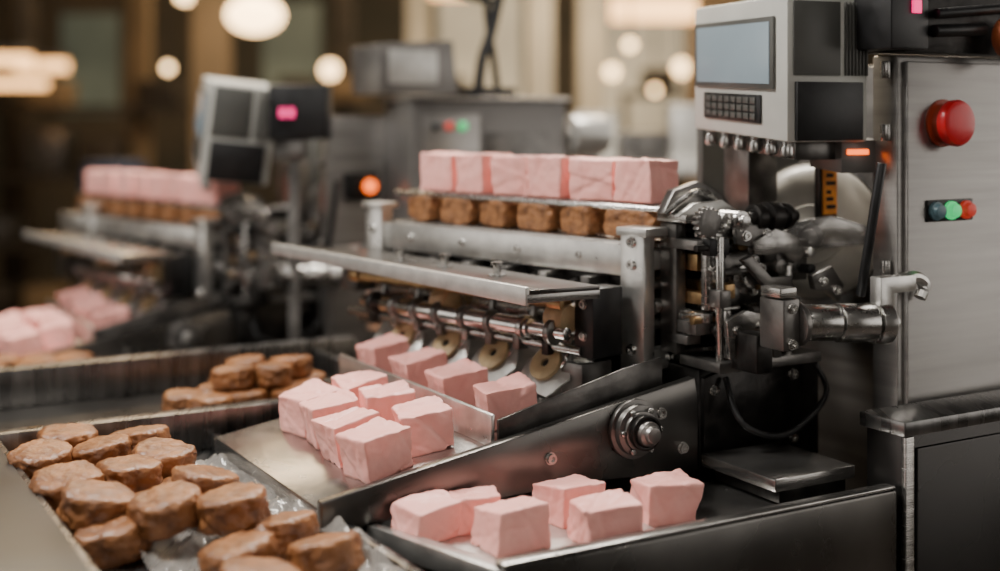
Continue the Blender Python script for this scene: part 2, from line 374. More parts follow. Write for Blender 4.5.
# small fittings crowding the frame
rr = random.Random(21)
for i in range(104):
    a = rr.uniform(772, 870); z = rr.uniform(-218, -100); b = rr.uniform(938, 988); t = i % 4
    m = rr.choice((BLKM, BLKM, CAST, CAST, CAST, STEEL, SATIN, BRASS))
    if t == 0:
        w_, h_ = rr.uniform(8, 24), rr.uniform(5, 16)
        P(G().box(C, a-w_/2, a+w_/2, b, 999, z-h_/2, z+h_/2), 'mounting_block', m, .8)
    elif t == 1:
        P(G().lathe(C(a, 999, z), -CF, [(0, 9), (6, 9), (6, 5), (999-b, 5), (999-b, 7), (1004-b, 7)], 18), 'small_shaft', m, .3)
    elif t == 2:
        L_ = rr.uniform(20, 50)
        P(G().cyl(C(a-L_/2, b, z), C(a+L_/2, b, z), rr.uniform(2, 4.5), n=12), 'cross_rod', m, .3)
    else:
        bolt(mach, C(a, b+6, z), -CF, 4, 5, STEEL)
P(G().prism([C(a, 990, z) for a, z in ((752, -90), (766, -68), (796, -60), (826, -72), (838, -88))], CF*12), 'top_cover', CAST, 1.5)
P(G().prism([C(a, 972, z) for a, z in ((756, -92), (776, -80), (812, -78), (836, -92))], CF*8), 'top_cover', LALU, 1.5)
P(G().sweep([C(752, 985, -90), C(772, 975, -72), C(796, 980, -70), (C(820, 985, -84))], 3), 'bent_tube', SATIN, 0)
P(G().box(C, 772, 796, 944, 956, -128, -112), 'sensor_block', BLK, 1)
# drum
dax = (ME*.5+MV*-.85).normalized(); dc = M(62, 214, -118)
P(G().lathe(dc, dax, [(-50, 50), (-44, 64), (-30, 70), (-8, 72), (6, 70), (16, 64), (24, 54), (30, 42), (32, 32), (40, 30), (42, 18), (50, 16)], 48), 'drum_housing', CREAM, 0, label='bulky cream enamelled rounded gearbox casing')
P(G().ring(dc+dax*-18, dax, 74, 68, 8, 48), 'casing_band', CAST, .6)
P(G().prism([dc+dax*52+dax.cross(UP).normalized()*x+UP*z for x, z in ((-60, 10), (-20, 22), (16, 14), (60, -34), (52, -46), (10, -14), (-24, -10), (-64, -6))], dax*7), 'casing_yoke', STEEL, 1.2, label='steel yoke across gearbox casing')
P(G().lathe(dc+dax*48, dax, [(0, 13), (14, 13), (14, 8), (20, 8)], 24), 'yoke_pin', CAST, .5)
P(G().box(C, 905, 1050, 1120, 1130, -260, 60), 'rear_guard', DPAINT, 1)
P(G().box(C, 780, 935, 1012, 1110, -225, -195), 'drive_body', BLKM)

# output shaft and clamp
s0 = W(276, 1168, -184); s1 = W(372, 1196, -189); sd = (s1-s0)
P(G().lathe(s0, sd, [(-26, 12), (0, 12), (0, 16.5), (32, 16.5), (32, 13), (34, 13), (34, 18), (70, 18), (70, 13), (73, 13), (73, 19.5), (86, 19.5), (90, 15), (90, 9), (96, 8)]), 'output_shaft', SATIN, .4, label='turned stepped steel output shaft')
P(G().box(C, 788, 808, 862, 894, -206, -160), 'shaft_bearing', CAST, 2)
P(G().lathe(C(808, 873, -184), CN, [(0, 21), (6, 21)], 24), 'bearing_flange', CAST, .5)
P(G().box(C, 786, 806, 895, 932, -232, -196), 'bearing_arm', BLKM, 2)
P(G().box(C, 786, 806, 864, 890, -159, -150), 'bearing_cap', STEEL, 1)
for z in (-168, -200): bolt(mach, C(798, 862, z), -CF, 4, 4, CHROME)
def BK(x, y, z): return W(350, 1180, 0)+CN*x+CF*y+UP*z
P(G().prism([BK(0, 0, -200), BK(16, 0, -200), BK(18, 0, -160), BK(46, 0, -160), BK(46, 0, -145), BK(0, 0, -145)], CF*14), 'clamp_bracket', ALU, label='bright angled clamp bracket')
P(G().sweep([BK(30, 7, -150), BK(52, 7, -148), BK(64, 7, -156), BK(58, 7, -168)], 6), 'clamp_hook', ALU, 0)
P(G().lathe(BK(9, -8, -190), CF, [(0, 7), (12, 7)]), 'clamp_screw', CHROME)
# lower body
P(G().box(C, 776, 930, 965, 1260, FLOORZ, -238), 'machine_body', BLKM, 2, label='dark steel machine base')
P(G().box(C, 646, 772, 975, 1330, FLOORZ, -345), 'machine_plinth', DSTEEL, 2)
P(G().prism([C(a, 968, z) for a, z in [(778, -330), (778, -246), (800, -240), (905, -240), (905, -330)]], CF*-8), 'access_panel', BLKM, 1.5)
for a, z in [(790, -258), (890, -252), (890, -315)]: bolt(mach, C(a, 960, z), -CF, 4.5, 4)
# hub on the cheek plate
hub = C(688, 951, -280)
hb = P(G().lathe(hub, -CF, [(0, 27), (5, 27), (5, 23), (12, 23), (12, 18), (16, 18), (16, 12), (28, 11), (30, 8), (34, 7)], 36), 'drive_hub', CAST, .6, label='protruding cast metal drive hub')
P(G().ring(hub+(-CF)*17, -CF, 16, 13, 6, 30), 'hub_collar', BLKM, .5, hb)
for i in range(6):
    an = i*math.pi/3
    P(G().cyl(hub+(-CF)*12+CN*20*math.cos(an)+UP*20*math.sin(an), hub+(-CF)*16+CN*20*math.cos(an)+UP*20*math.sin(an), 2.8, n=12), 'hub_screw', STEEL, .4, hb)
P(G().sweep([C(800, 955, -246), C(800, 930, -285), C(850, 925, -300), C(905, 930, -270), C(912, 950, -244)], 3), 'black_hose', BLK, 0)

# monitor ---------------------------------------------------------------
def FM(s, t, z):
    zz = z+12*(s/163)*(114-z)/135
    return W(267, 1195, 0)+Vector((-.3926, .9202, 0))*s+Vector((-.9202, -.3926, 0))*t+UP*zz
mon = P(G().box(FM, 0, 163, -93, 0, -21, 117), 'control_monitor', PAINT, 3, label='grey enamelled control monitor with keypad')
P(G().prism([FM(s, .5, z) for s, z in ((18, 28), (157, 28), (157, 98), (18, 98))], FM(0, 2.5, 0)-FM(0, 0, 0)), 'screen_bezel', DPAINT, .5, mon)
P(G().prism([FM(s, 3, z) for s, z in ((24, 33), (151, 33), (151, 93), (24, 93))], FM(0, 1, 0)-FM(0, 0, 0)), 'screen', SCREEN, .3, mon, label='pale blue grey screen')
P(G().prism([FM(s, .5, z) for s, z in ((40, -6), (140, -6), (140, 22), (40, 22))], FM(0, 2, 0)-FM(0, 0, 0)), 'keypad', BLK, .5, mon)
for i in range(8):
    for j in range(3):
        s_ = 47+i*11.2; z_ = -3+j*8
        P(G().prism([FM(s_, 2.6, z_), FM(s_+8.5, 2.6, z_), FM(s_+8.5, 2.6, z_+6), FM(s_, 2.6, z_+6)], FM(0, 1.5, 0)-FM(0, 0, 0)), 'key', DPAINT, .3, mon)
for s_ in (14, 40, 66, 92, 118, 146):
    P(G().lathe(FM(s_, -10, -22), -UP, [(-2, 5), (4, 5), (4, 6.5), (13, 6.5), (15, 4)], 16), 'knob', SATIN, .3, mon)
P(G().box(FM, -5, 0, -84, -8, -19, 36), 'side_terminal_box', BLK, 1, mon)
for i in range(7):
    P(G().box(FM, -3, 0, -91+i*4, -89+i*4, 42, 112), 'cooling_rib', DPAINT, .3, mon)
P(G().box(FM, -2, 0, -60, -6, 42, 112), 'side_cover', DPAINT, 1, mon)
P(G().box(FM, 20, 120, -80, -24, -40, -21), 'monitor_neck', CAST)
P(G().box(FM, 10, 60, -118, -70, -52, -20), 'relay_box', HOUSE, label='small steel relay box with orange indicator')
P(G().box(FM, 7, 10, -100, -76, -34, -29), 'orange_indicator', ORANGE, .3)
# column carrying the monitor
P(G().box(C, 885, 925, 1020, 1060, -215, -14), 'support_column', CAST, 2)
stk = P(G().box(C, 934, 958, 968, 976, -100, -38), 'sticker_plate', BLKM, 1)
P(G().box(C, 937, 955, 965, 967.5, -96, -44), 'orange_sticker', STICK, 0, stk, label='orange marked label')
for i, zz in enumerate((-90, -82, -75, -66, -58, -51)):
    P(G().box(C, 940, 952-(i % 3)*3, 964, 964.8, zz, zz+3.5), 'printed_mark', BLK, 0, stk)
P(G().cyl(W(355, 1195, -40), W(338, 1205, -165), 4.5), 'black_lever', BLK)

# ================================================================== CABINET
cab = empty('control_cabinet', C(1060, 980, FLOORZ), 'tall brushed steel control cabinet with red stop button', 'cabinet')
def K(g, name, m, bev=.8, parent=None, **kw): return g.obj(name, m, parent or cab, bev, **kw)
K(G().box(C, 939, 1330, 870, 902, FLOORZ, 62), 'door_frame', PANEL, 2)
K(G().box(C, 1060, 1326, 903, 1150, FLOORZ, 60), 'cabinet_body', PANEL, 2)
K(G().box(C, 946, 1326, 864, 869.8, FLOORZ+60, 56), 'cabinet_door', PANEL, 1.5, label='brushed steel door')
bp = C(993, 864, -3)
sb = K(G().lathe(bp, -CF, [(0, 23), (3, 23), (3, 18), (12, 18)], 36), 'red_stop_button', REDO, .3, label='red mushroom stop button with dark orange stem')
K(G().lathe(bp, -CF, [(12, 19), (13, 22), (19, 22.5), (22, 21), (24, 16), (24.6, 4)], 40), 'button_cap', RED, 0, sb)
K(G().box(C, 970, 1034, 861, 863.8, -98, -77), 'indicator_plate', BLK, 1)
for a, m, nm in ((980, BLUL, 'grey_selector'), (1001, GREEN, 'green_indicator'), (1022, REDL, 'red_indicator')):
    K(G().lathe(C(a, 861, -87.5), -CF, [(0, 9), (4, 9), (4, 7), (9, 6.5)], 20), nm, m, .4)
K(G().box(C, 930, 1330, 852, 900, 64, 130), 'upper_rail', BLKM)
K(G().box(C, 905, 955, 846, 900, 66, 128), 'terminal_head', BLK, 2)
K(G().box(C, 932, 942, 843, 846, 100, 112), 'magenta_display', MAGENTA, 0)
K(G().lathe(C(1052, 838, 80), -CF, [(0, 20), (14, 20), (18, 15)], 28), 'orange_brown_cap', REDD, .5)
K(G().cyl(C(960, 845, 84), C(1030, 845, 88), 6), 'black_conduit', BLK)
K(G().cyl(C(960, 842, 100), C(1150, 842, 118), 5), 'black_conduit', BLK)
for z in (-20, 40, -150): K(G().cyl(C(934, 880, z), C(934, 880, z+16), 5, n=14), 'hinge', STEEL, .4)

jb = empty('junction_box', C(1000, 815, FLOORZ), 'dark steel edged box cabinet beside the discharge basin', 'cabinet')
jb_b = G().box(C, 872, 1260, 802, 845, FLOORZ, -278).obj('box_body', BOXM, jb, 2)
G().box(C, 866, 1264, 794, 848, -277.5, -264).obj('box_lid', COUNTER, jb, 2)
G().box(C, 870, 881, 796.5, 801.8, -1200, -278.5).obj('edge_strip', STEEL, jb, 1)
G().box(C, 886, 1250, 798, 801.8, -1200, -290).obj('box_door', BOXM, jb, 1.5)

# ================================================================== COUNTER
ctr = empty('sorting_counter', C(300, 1100, FLOORZ), 'stainless steel counter with sunken chocolate basins', 'counter')
def T(g, name, m=COUNTER, bev=1.2, **kw): return g.obj(name, m, ctr, bev, **kw)
T(G().box(C, 197, 403, 600, 1290, -344, -338), 'basin_floor')
T(G().box(C, 187, 197, 600, 1290, -344, -300), 'basin_wall')
T(G().box(C, 403, 411, 600, 1290, -344, -322), 'basin_wall')
T(G().box(C, 40, 191, 600, 1290, -304, -298), 'side_shelf', SHELF)
T(G().box(C, 40, 640, 1291, 1312, -344, -298), 'divider_rim', label='folded steel rim between basins')
T(G().box(C, 60, 636, 1313, 1598, -346, -340), 'basin_floor', DSTEEL)
T(G().box(C, 40, 700, 1599, 1625, -346, -294), 'rear_rim')
T(G().box(C, 637, 645, 1332, 1598, -346, -304), 'basin_wall')
T(G().box(C, 40, 58, 1313, 1598, -346, -300), 'basin_wall')
T(G().box(C, 44, 188, 604, 1610, FLOORZ, -352), 'counter_panel', DSTEEL)
T(G().box(C, 200, 600, 1300, 1610, FLOORZ, -352), 'counter_panel', DSTEEL)
T(G().box(C, 200, 400, 604, 1280, -420, -348), 'basin_tray_underside', DSTEEL)

# discharge basin
bas = empty('discharge_basin', C(640, 880, FLOORZ), 'shallow dark steel discharge basin with thick folded rim', 'basin')
def BS(g, name, m=COUNTER, bev=1.2, **kw): return g.obj(name, m, bas, bev, **kw)
q = [(436, 948), (478, 818), (864, 818), (864, 948)]
BS(G().prism([C(a, b, -344) for a, b in q], (0, 0, 5)), 'basin_floor', STEEL)
BS(G().box(C, 466, 864, 800, 817, -420, -324), 'front_rim', DSTEEL, 2.5)
BS(G().box(C, 466, 864, 802, 815, -323.8, -321), 'rim_edge', STEEL, 1, label='bright steel rim edge')
BS(G().prism([C(466, 800, -344), C(478, 818, -344), C(434, 950, -344), C(424, 950, -344)], (0, 0, 18)), 'left_rim', ALU)
BS(G().box(C, 470, 862, 802, 940, FLOORZ, -350), 'basin_stand', DSTEEL)
BS(G().prism([C(440, 945, -338), C(476, 826, -338), C(640, 826, -338), C(640, 945, -338)], (0, 0, 2)), 'tray_insert', LALU, .6, label='bright removable tray insert')
blk = empty('cover_block', C(820, 900, -339), 'wide flat grey steel cover plate on the basin end', 'cover plate')
G().box(C, 778, 858, 856, 944, -338, -325).obj('block_base', BLKM, blk, 1)
G().box(C, 766, 862, 848, 949.5, -324.5, -313).obj('block_lid', STEEL, blk, 1.5)

# ================================================================== CONFECTIONS
def candy(name, hx, hy, hz, r, seed, m, jit=2.8, cuts=22, folds=8, step=1.5, skew=.05):
    """folded block: crisp edges, slightly uneven corners and stepped fold lines"""
    rnd = random.Random(seed*13+5)
    bm = bmesh.new(); bmesh.ops.create_cube(bm, size=2)
    bmesh.ops.subdivide_edges(bm, edges=bm.edges[:], cuts=cuts, use_grid_fill=True)
    cj = {(i, j, k): Vector([rnd.uniform(-jit, jit) for _ in range(3)]) for i in (0, 1) for j in (0, 1) for k in (0, 1)}
    for key in cj:
        if key[2] == 0: cj[key].z = 0
    kx, ky = rnd.uniform(-skew, skew), rnd.uniform(-skew, skew)
    F = []
    for _ in range(folds):
        n = Vector((rnd.uniform(-1, 1), rnd.uniform(-1, 1), rnd.uniform(-.8, .8))).normalized()
        F.append((n, rnd.uniform(-.75, .75)*min(hx, hy), rnd.choice((-1, 1))*rnd.uniform(.4, 1)*step))
    off = Vector((seed*7.3, seed*3.1, seed*1.7))
    for v in bm.verts:
        p = Vector([math.copysign(1-(1-abs(c))**1.2, c) if abs(c) < 1 else c for c in v.co])
        s = Vector((p.x*hx, p.y*hy, p.z*hz)); inn = Vector((hx-r, hy-r, hz-r))
        qq = Vector([max(-inn[i], min(inn[i], s[i])) for i in range(3)])
        dd = s-qq
        nn = dd.normalized() if dd.length > 1e-6 else Vector((0, 0, 1))
        s = qq+nn*r
        t = [(c+1)/2 for c in p]; jv = Vector((0, 0, 0))
        for (i, j, k), o in cj.items():
            jv += o*((t[0] if i else 1-t[0])*(t[1] if j else 1-t[1])*(t[2] if k else 1-t[2]))
        disp = 0
        for n, d, h in F:
            x = (s.dot(n)-d+2*noise.noise(s*.06+off))/1.3
            disp += h*(.5+.5*math.tanh(x))*math.exp(-max(0, x)/5) - .6*abs(h)*math.exp(-x*x)
        bow = .9*(1-max(abs(p.x)*abs(p.y), abs(p.y)*abs(p.z), abs(p.x)*abs(p.z)))
        s = s+jv+nn*(disp-bow+.9*noise.noise(s*.08+off)+.5*noise.noise(s*.25+off))
        s.x += kx*s.z; s.y += ky*s.z
        v.co = s/1000
    for v in bm.verts:
        if v.co.z < -hz/1000*.9: v.co.z = -hz/1000
    for f in bm.faces: f.smooth = True
    me = bpy.data.meshes.new(name); bm.to_mesh(me); bm.free(); me.materials.append(m)
    return me
def disc(name, hx, hy, hz, seed, m, sq=.75, amp=1.2, cuts=18, dome=.14, r=6, chip=1.):
    """thick rounded biscuit with a slightly domed cracked top and rough side"""
    rnd = random.Random(seed)
    bm = bmesh.new(); bmesh.ops.create_cube(bm, size=2)
    bmesh.ops.subdivide_edges(bm, edges=bm.edges[:], cuts=cuts, use_grid_fill=True)
    off = Vector((seed*7.3, seed*3.1, seed*1.7))
    for v in bm.verts:
        p = Vector([math.copysign(1-(1-abs(c))**1.1, c) if abs(c) < 1 else c for c in v.co])
        s = Vector((p.x*hx, p.y*hy, p.z*hz)); inn = Vector((hx-r, hy-r, hz-r))
        qq = Vector([max(-inn[i], min(inn[i], s[i])) for i in range(3)])
        dd = s-qq; nn = dd.normalized() if dd.length > 1e-6 else Vector((0, 0, 1))
        s = qq+nn*r
        px, py = s.x/hx, s.y/hy
        x = px*math.sqrt(max(0, 1-.5*sq*py**2)); y = py*math.sqrt(max(0, 1-.5*sq*px**2))
        rad2 = min(1, x*x+y*y)
        s = Vector((x*hx, y*hy, s.z*(1-dome*rad2*.8)))
        n1 = noise.noise(s*.045+off); n2 = noise.noise(s*.13+off*2); n3 = noise.noise(s*.3+off); n4 = noise.noise(s*.55+off)
        cr = 1-abs(noise.noise(s*.07+off*3))*2
        pl = Vector((s.x, s.y, 0)); pl = pl.normalized() if pl.length > 1 else Vector((0, 0, 0))
        side = max(0, 1-abs(nn.z))
        s = s+pl*amp*(n1*2.4+(n2*1.3+n3*.8)*side)+nn*amp*(n2*.8+n3*.5+n4*.35*chip-1.0*max(0, cr-.78)*5*.5)
        v.co = s/1000
    for f in bm.faces: f.smooth = True
    me = bpy.data.meshes.new(name); bm.to_mesh(me); bm.free(); me.materials.append(m)
    return me
PK = [candy('pink_candy', 22.5, 21.5, 18.5, 2, i+1, PINK) for i in range(8)]
PKB = [candy('pink_candy', 24, 21, 16.5, 2, i+41, PINK, jit=3.2, skew=.1) for i in range(6)]
PKL = [candy('pink_candy', 25.5, 22, 22, 2, i+11, PINK, jit=2) for i in range(6)]
CH = [disc('chocolate_candy', 27.5, 25, 15, i+21, CHOC, sq=.85) for i in range(8)]
BI = [disc('chocolate_biscuit', 29, 18.5, 15, i+31, CHOC2, sq=.4, amp=.9, dome=.04, r=4) for i in range(6)]
slope = math.atan(.16)
OFF = Vector((-610, 821, -55))
OFFC = Vector((-654, 821, -55))
def pink(p, yaw, mesh, hz, group, label, tilt=0, off=None, sc=1):
    p = Vector(p)+(off or Vector((0, 0, 0)))
    o = place('pink_candy', mesh, conv(p)+Vector((0, 0, hz*sc/1000)), None,
              dict(label=label, category='candy', group=group))
    o.rotation_euler = (Matrix.Rotation(math.radians(30), 3, 'Z') @ Matrix.Rotation(-tilt, 3, 'Y') @ Matrix.Rotation(math.radians(yaw-30), 3, 'Z')).to_euler()
    o.scale = (sc, sc, sc)
    return o
YW = [-40, -50, -38, -50, -36, -52]
def top_row(off, g, extra=0):
    for i in range(-extra, 6):
        u = -334+62*i
        pink(M(u, 46+random.uniform(-2, 2), -83.8), YW[i % 6], PKL[i % 6], 22, g,
             'pale pink candy block with creased surface on machine rail', 0, off)
    for i in range(-extra, 6):
        u = -350+64*i+(6 if i == 5 else 0)
        o = place('chocolate_biscuit', BI[i % 6], conv(M(u, 28, -119.6+15.6)+(off or Vector((0, 0, 0)))), None,
                  dict(label='rough brown biscuit slice standing upright under candy row', category='biscuit', group=g.replace('pink candies', 'brown biscuits')))
        o.rotation_euler = (Matrix.Rotation(math.radians(-47+(0 if i == 5 else random.uniform(-14, 14))), 3, 'Z') @ Matrix.Rotation(math.radians(90), 3, 'X')).to_euler()
        o.scale = (1.12 if i == 5 else .92, .84, 1)
def chute_rows(off, g):
    R = [(460, [1002, 1060, 1118, 1176]), (516, [1028, 1098, 1166]), (594, [1022, 1104, 1188, 1274])]
    n = 0
    for a, bs in R:
        for b in bs:
            aa = a+random.uniform(-5, 5)
            pink(C(aa, b+random.uniform(-4, 4), zs(aa)+.4), 30+random.uniform(-17, 17), PK[(n*3) % 8], 18.5, g, 'pink square candy block resting on the sloping chute', slope, off)
            n += 1
top_row(None, 'pink candies on the machine rail')
chute_rows(None, 'pink candies on the chute')
for i, (a, b, yw, sc) in enumerate([(668, 880, 22, 1), (592, 908, 38, .95), (585, 848, 20, 1), (514, 874, 33, .98), (512, 926, 8, .88), (466, 926, 40, .84)]):
    z = -335.8 if a < 640 else -338.8
    pink(C(a, b, z), yw, PKB[i], 16.5, 'pink candies in the discharge basin', 'pink square candy block lying in the steel basin', sc=sc)

def choc(x, y, z, yaw, i, tx=0, ty=0, sc=1, lab='rough brown chocolate biscuit heaped in the basin', g='chocolates in the near basin'):
    o = place('chocolate_candy', CH[i % 8], conv((x, y, z)), None, dict(label=lab, category='chocolate', group=g))
    o.rotation_euler = (math.radians(tx), math.radians(ty), math.radians(yaw)); o.scale = (sc, sc, sc)
near = [(68, 440), (42, 460), (102, 453), (140, 441), (163, 458), (68, 485), (128, 474), (97, 503), (167, 506), (205, 484),
        (233, 505), (283, 531), (325, 553), (240, 556), (110, 535), (258, 582)]
for i, (x_, y_) in enumerate(near):
    low = i in (11, 12, 13, 14, 15)
    z = -322 if low else -303
    k = -(z+3)/(y_-120)
    choc((x_-500)*k, 1285*k, z, 30+random.uniform(-50, 50), i, random.uniform(-12, 12), random.uniform(-12, 12), 1.0)
for i, (a, b) in enumerate([(225, 1180), (228, 1105), (262, 1150), (262, 1060), (306, 1084), (240, 1010), (232, 1250), (290, 1200)]):
    choc(*C(a, b, -323), random.uniform(0, 180), i+3)
far = [(435, 1432), (480, 1440), (530, 1420), (455, 1480), (505, 1480), (555, 1450), (485, 1525), (540, 1530), (575, 1500), (412, 1465)]
for i, (a, b) in enumerate(far):
    choc(*C(a+12, b, -326), random.uniform(0, 180), i, g='chocolates in the rear basin', lab='brown chocolate biscuit lying in the rear basin', sc=.9)
for i, (a, b) in enumerate([(470, 1458), (515, 1450), (500, 1505), (550, 1485)]):
    choc(*C(a+12, b, -301), random.uniform(0, 180), i+2, random.uniform(-8, 8), 5, g='chocolates in the rear basin', lab='brown chocolate biscuit stacked on others in the rear basin', sc=.9)

# plastic film lining the right side of the basin
g = G(); nx, ny = 50, 60; vs = {}
for i in range(nx):
    for j in range(ny):
        a = 250+i*151/nx; b = 820+j*400/ny
        ridge = 1-abs(noise.noise(Vector((a*.03, b*.022, 7))))*2
        h = -337+18*abs(noise.noise(Vector((a*.035, b*.025, 1))))+9*abs(noise.noise(Vector((a*.09, b*.07, 4))))+9*max(0, ridge-.6)+14*max(0, (a-365)/36)
        vs[i, j] = g.v(C(a, b, h))
for i in range(nx-1):
    for j in range(ny-1): g.bm.faces.new([vs[i, j], vs[i+1, j], vs[i+1, j+1], vs[i, j+1]])
g.obj('plastic_film', FILM, None, 0, label='crumpled clear plastic film lining the basin', category='plastic film')

# ================================================================== SECOND MACHINE (identical line further on)
def dup(root, off, label, skip=(), swap={}, move={}):
    def rec(o, par):
        base = o.name.split('.')[0]
        if base in skip: return None
        n = o.copy(); COL.objects.link(n)
        if par: n.parent = par
        else: n.location = o.location+off; n['label'] = label
        if base in swap:
            n.material_slots[0].link = 'OBJECT'; n.material_slots[0].material = swap[base]
        if base in move:
            n.location = n.location+Vector(move[base][0]); n.rotation_euler = move[base][1]; n.scale = (move[base][2],)*3
        for c in o.children: rec(c, n)
        return n
    return rec(root, None)
sec = dup(mach, OFF/1000, 'second steel candy wrapping machine on the line', skip=('orange_indicator', 'relay_box', 'monitor_neck', 'machine_plinth', 'sticker_plate'),
    swap={'drum_housing': CAST, 'front_tray': STEEL}, move={'control_monitor': ((-.10, -.02, -.008), (.03, .13, -.1), 1.12)})
WL[sec.name] = sec.location.copy()
def MO(u, v, z): return M(u, v, z)+OFF
G().box(MO, -520, -389, 22, 66, -90, -84).obj('product_rail', DSTEEL, sec)
G().box(MO, -530, -425, -7, 5, -153, -122).obj('front_beam', ALU, sec)
G().box(MO, -530, -389, 6, 92, -125, -120).obj('lower_shelf', STEEL, sec)
G().box(MO, -500, -425, -30, 60, -240, -156).obj('drive_box', CAST, sec)
dup(cab, OFFC/1000, 'second steel control cabinet beside drive housing',
    skip=('red_stop_button', 'indicator_plate', 'grey_selector', 'green_indicator', 'red_indicator', 'orange_brown_cap', 'upper_rail', 'black_conduit', 'magenta_display', 'terminal_head'))
top_row(OFF, 'pink candies on the second machine rail', 2)
chute_rows(OFF, 'pink candies on the second chute')
c2 = empty('machine_bench', C(200, 1800, FLOORZ), 'dark steel bench beside the second machine', 'bench')
G().box(C, -400, 600, 1660, 1985, -379, -367).obj('bench_top', COUNTER, c2, 1)
G().box(C, -380, 580, 1680, 1970, FLOORZ, -380).obj('bench_base', DSTEEL, c2, 1)
for i, (a, b) in enumerate([(330, 1880), (350, 1930), (300, 1950), (300, 1830), (375, 1870), (270, 1890), (395, 1920)]):
    choc(*C(a, b, -352.5), random.uniform(0, 180), i, g='chocolates on the second bench', lab='brown chocolate biscuit lying on the dark bench')
# orange lamp and small display
lb = empty('lamp_box', C(838, 1880, FLOORZ), 'black switch box with glowing orange lamp', 'switch box')
G().box(C, 808, 858, 1872, 1898, -126, -84).obj('switch_body', BLK, lb, 1)
G().box(C, 830, 840, 1898.5, 1900, -122, -88).obj('mounting_plate', STEEL, lb, .3)
G().lathe(C(841, 1871.5, -105), -CF, [(0, 11), (6, 11), (10, 8)], 24).obj('orange_lamp', ORANGE, lb, .5)
db = empty('counter_display', W(-305, 1980, FLOORZ), 'dark display unit with magenta digits on thin stand', 'display')
G().box(W, -352, -262, 1950, 2010, -30, 54).obj('display_body', BLK, db, 3)
G().box(W, -346, -300, 1960, 2000, -62, -31).obj('display_base', CAST, db, 2)
G().cyl(W(-318, 1985, FLOORZ), W(-318, 1985, -63), 9).obj('display_stand', CAST, db, 1)
for a0 in (-334, -321):
    G().box(W, a0, a0+9, 1946, 1949.5, 4, 18).obj('lit_digit', MAGENTA, db, 0)

# rear housing blocks between machines
hs = empty('drive_housing', C(1000, 1850, FLOORZ), 'grey steel drive housing with flat lid', 'machine')
G().box(C, 880, 1166, 1800, 1900, FLOORZ, 30).obj('housing_body', HOUSE, hs, 3)
G().box(C, 874, 1172, 1794, 1903, 30.5, 38).obj('housing_lid', STEEL, hs, 2)
G().hexa([C(850, 1850, 42), C(990, 1850, 42), C(990, 1960, 42), C(850, 1960, 42), C(846, 1850, 120), C(980, 1850, 130), C(980, 1960, 130), C(846, 1960, 120)]).obj('hopper', HOUSE, hs, 2, label='boxy grey hopper with clear side')
G().box(C, 864, 950, 1846, 1849, 58, 112).obj('hopper_window', LALU, hs, 1)
G().sweep([C(1026, 1850, 46), C(1034, 1850, 100), C(1052, 1850, 150), C(1080, 1850, 260)], 9).obj('cable_arm', BLK, hs, 0)
G().sweep([C(1064, 1850, 46), C(1056, 1850, 100), C(1044, 1850, 170), C(1040, 1850, 260)], 6).obj('cable_arm', BLK, hs, 0)
G().sweep([C(1050, 1850, 196), C(980, 1850, 208), C(900, 1850, 226)], 7).obj('cable_arm', BLK, hs, 0)
G().box(C, 1006, 1088, 1830, 1890, 39, 54).obj('arm_base', BLK, hs, 1)
G().box(C, 1010, 1130, 1796, 1799.5, -200, -20).obj('service_panel', CAST, hs, 1)
G().box(C, 900, 1000, 1796, 1799.5, -200, 10).obj('service_panel', PANEL, hs, 1)
for a, z in ((920, -10), (944, -10), (968, -10)):
    G().lathe(C(a, 1796, z), -CF, [(0, 7), (5, 7), (8, 5)], 18).obj('panel_knob', (BLK, REDL, GREEN)[(a-920)//24], hs, .4)
fr = empty('film_roll', C(1210, 1760, FLOORZ), 'roll of pale wrapping film on a stand', 'film roll')
G().box(C, 1185, 1235, 1800, 1860, FLOORZ, -60).obj('roll_stand', HOUSE, fr, 2)
G().lathe(C(1176, 1815, -25), CN, [(0, 12), (4, 12), (4, 34), (70, 34), (70, 12), (76, 12)], 32).obj('roll', LALU, fr, .5)

# far bench
fb = empty('work_bench', W(380, 3400, FLOORZ), 'pale steel work bench with parts boxes', 'bench')
G().box(W, 170, 900, 3200, 3700, -140, -110).obj('bench_top', LALU, fb, 3)
for x in (190, 840): G().box(W, x, x+50, 3220, 3270, FLOORZ, -141).obj('leg', STEEL, fb, 2)
for x in (190, 840): G().box(W, x, x+50, 3630, 3680, FLOORZ, -141).obj('leg', STEEL, fb, 2)
for i, (x0, x1, z1, m) in enumerate(((200, 300, 20, CREAM), (310, 430, -30, CAST), (440, 520, 40, LALU), (540, 640, -20, CREAM))):
    t = empty('parts_box', W((x0+x1)/2, 3400, -110), 'blurred pale metal parts box on bench', 'box', group='parts boxes')
    G().box(W, x0, x1, 3300, 3450, -109, z1-12).obj('box_body', m, t, 4)
    G().box(W, x0-4, x1+4, 3296, 3454, z1-11, z1).obj('box_lid', m, t, 4)

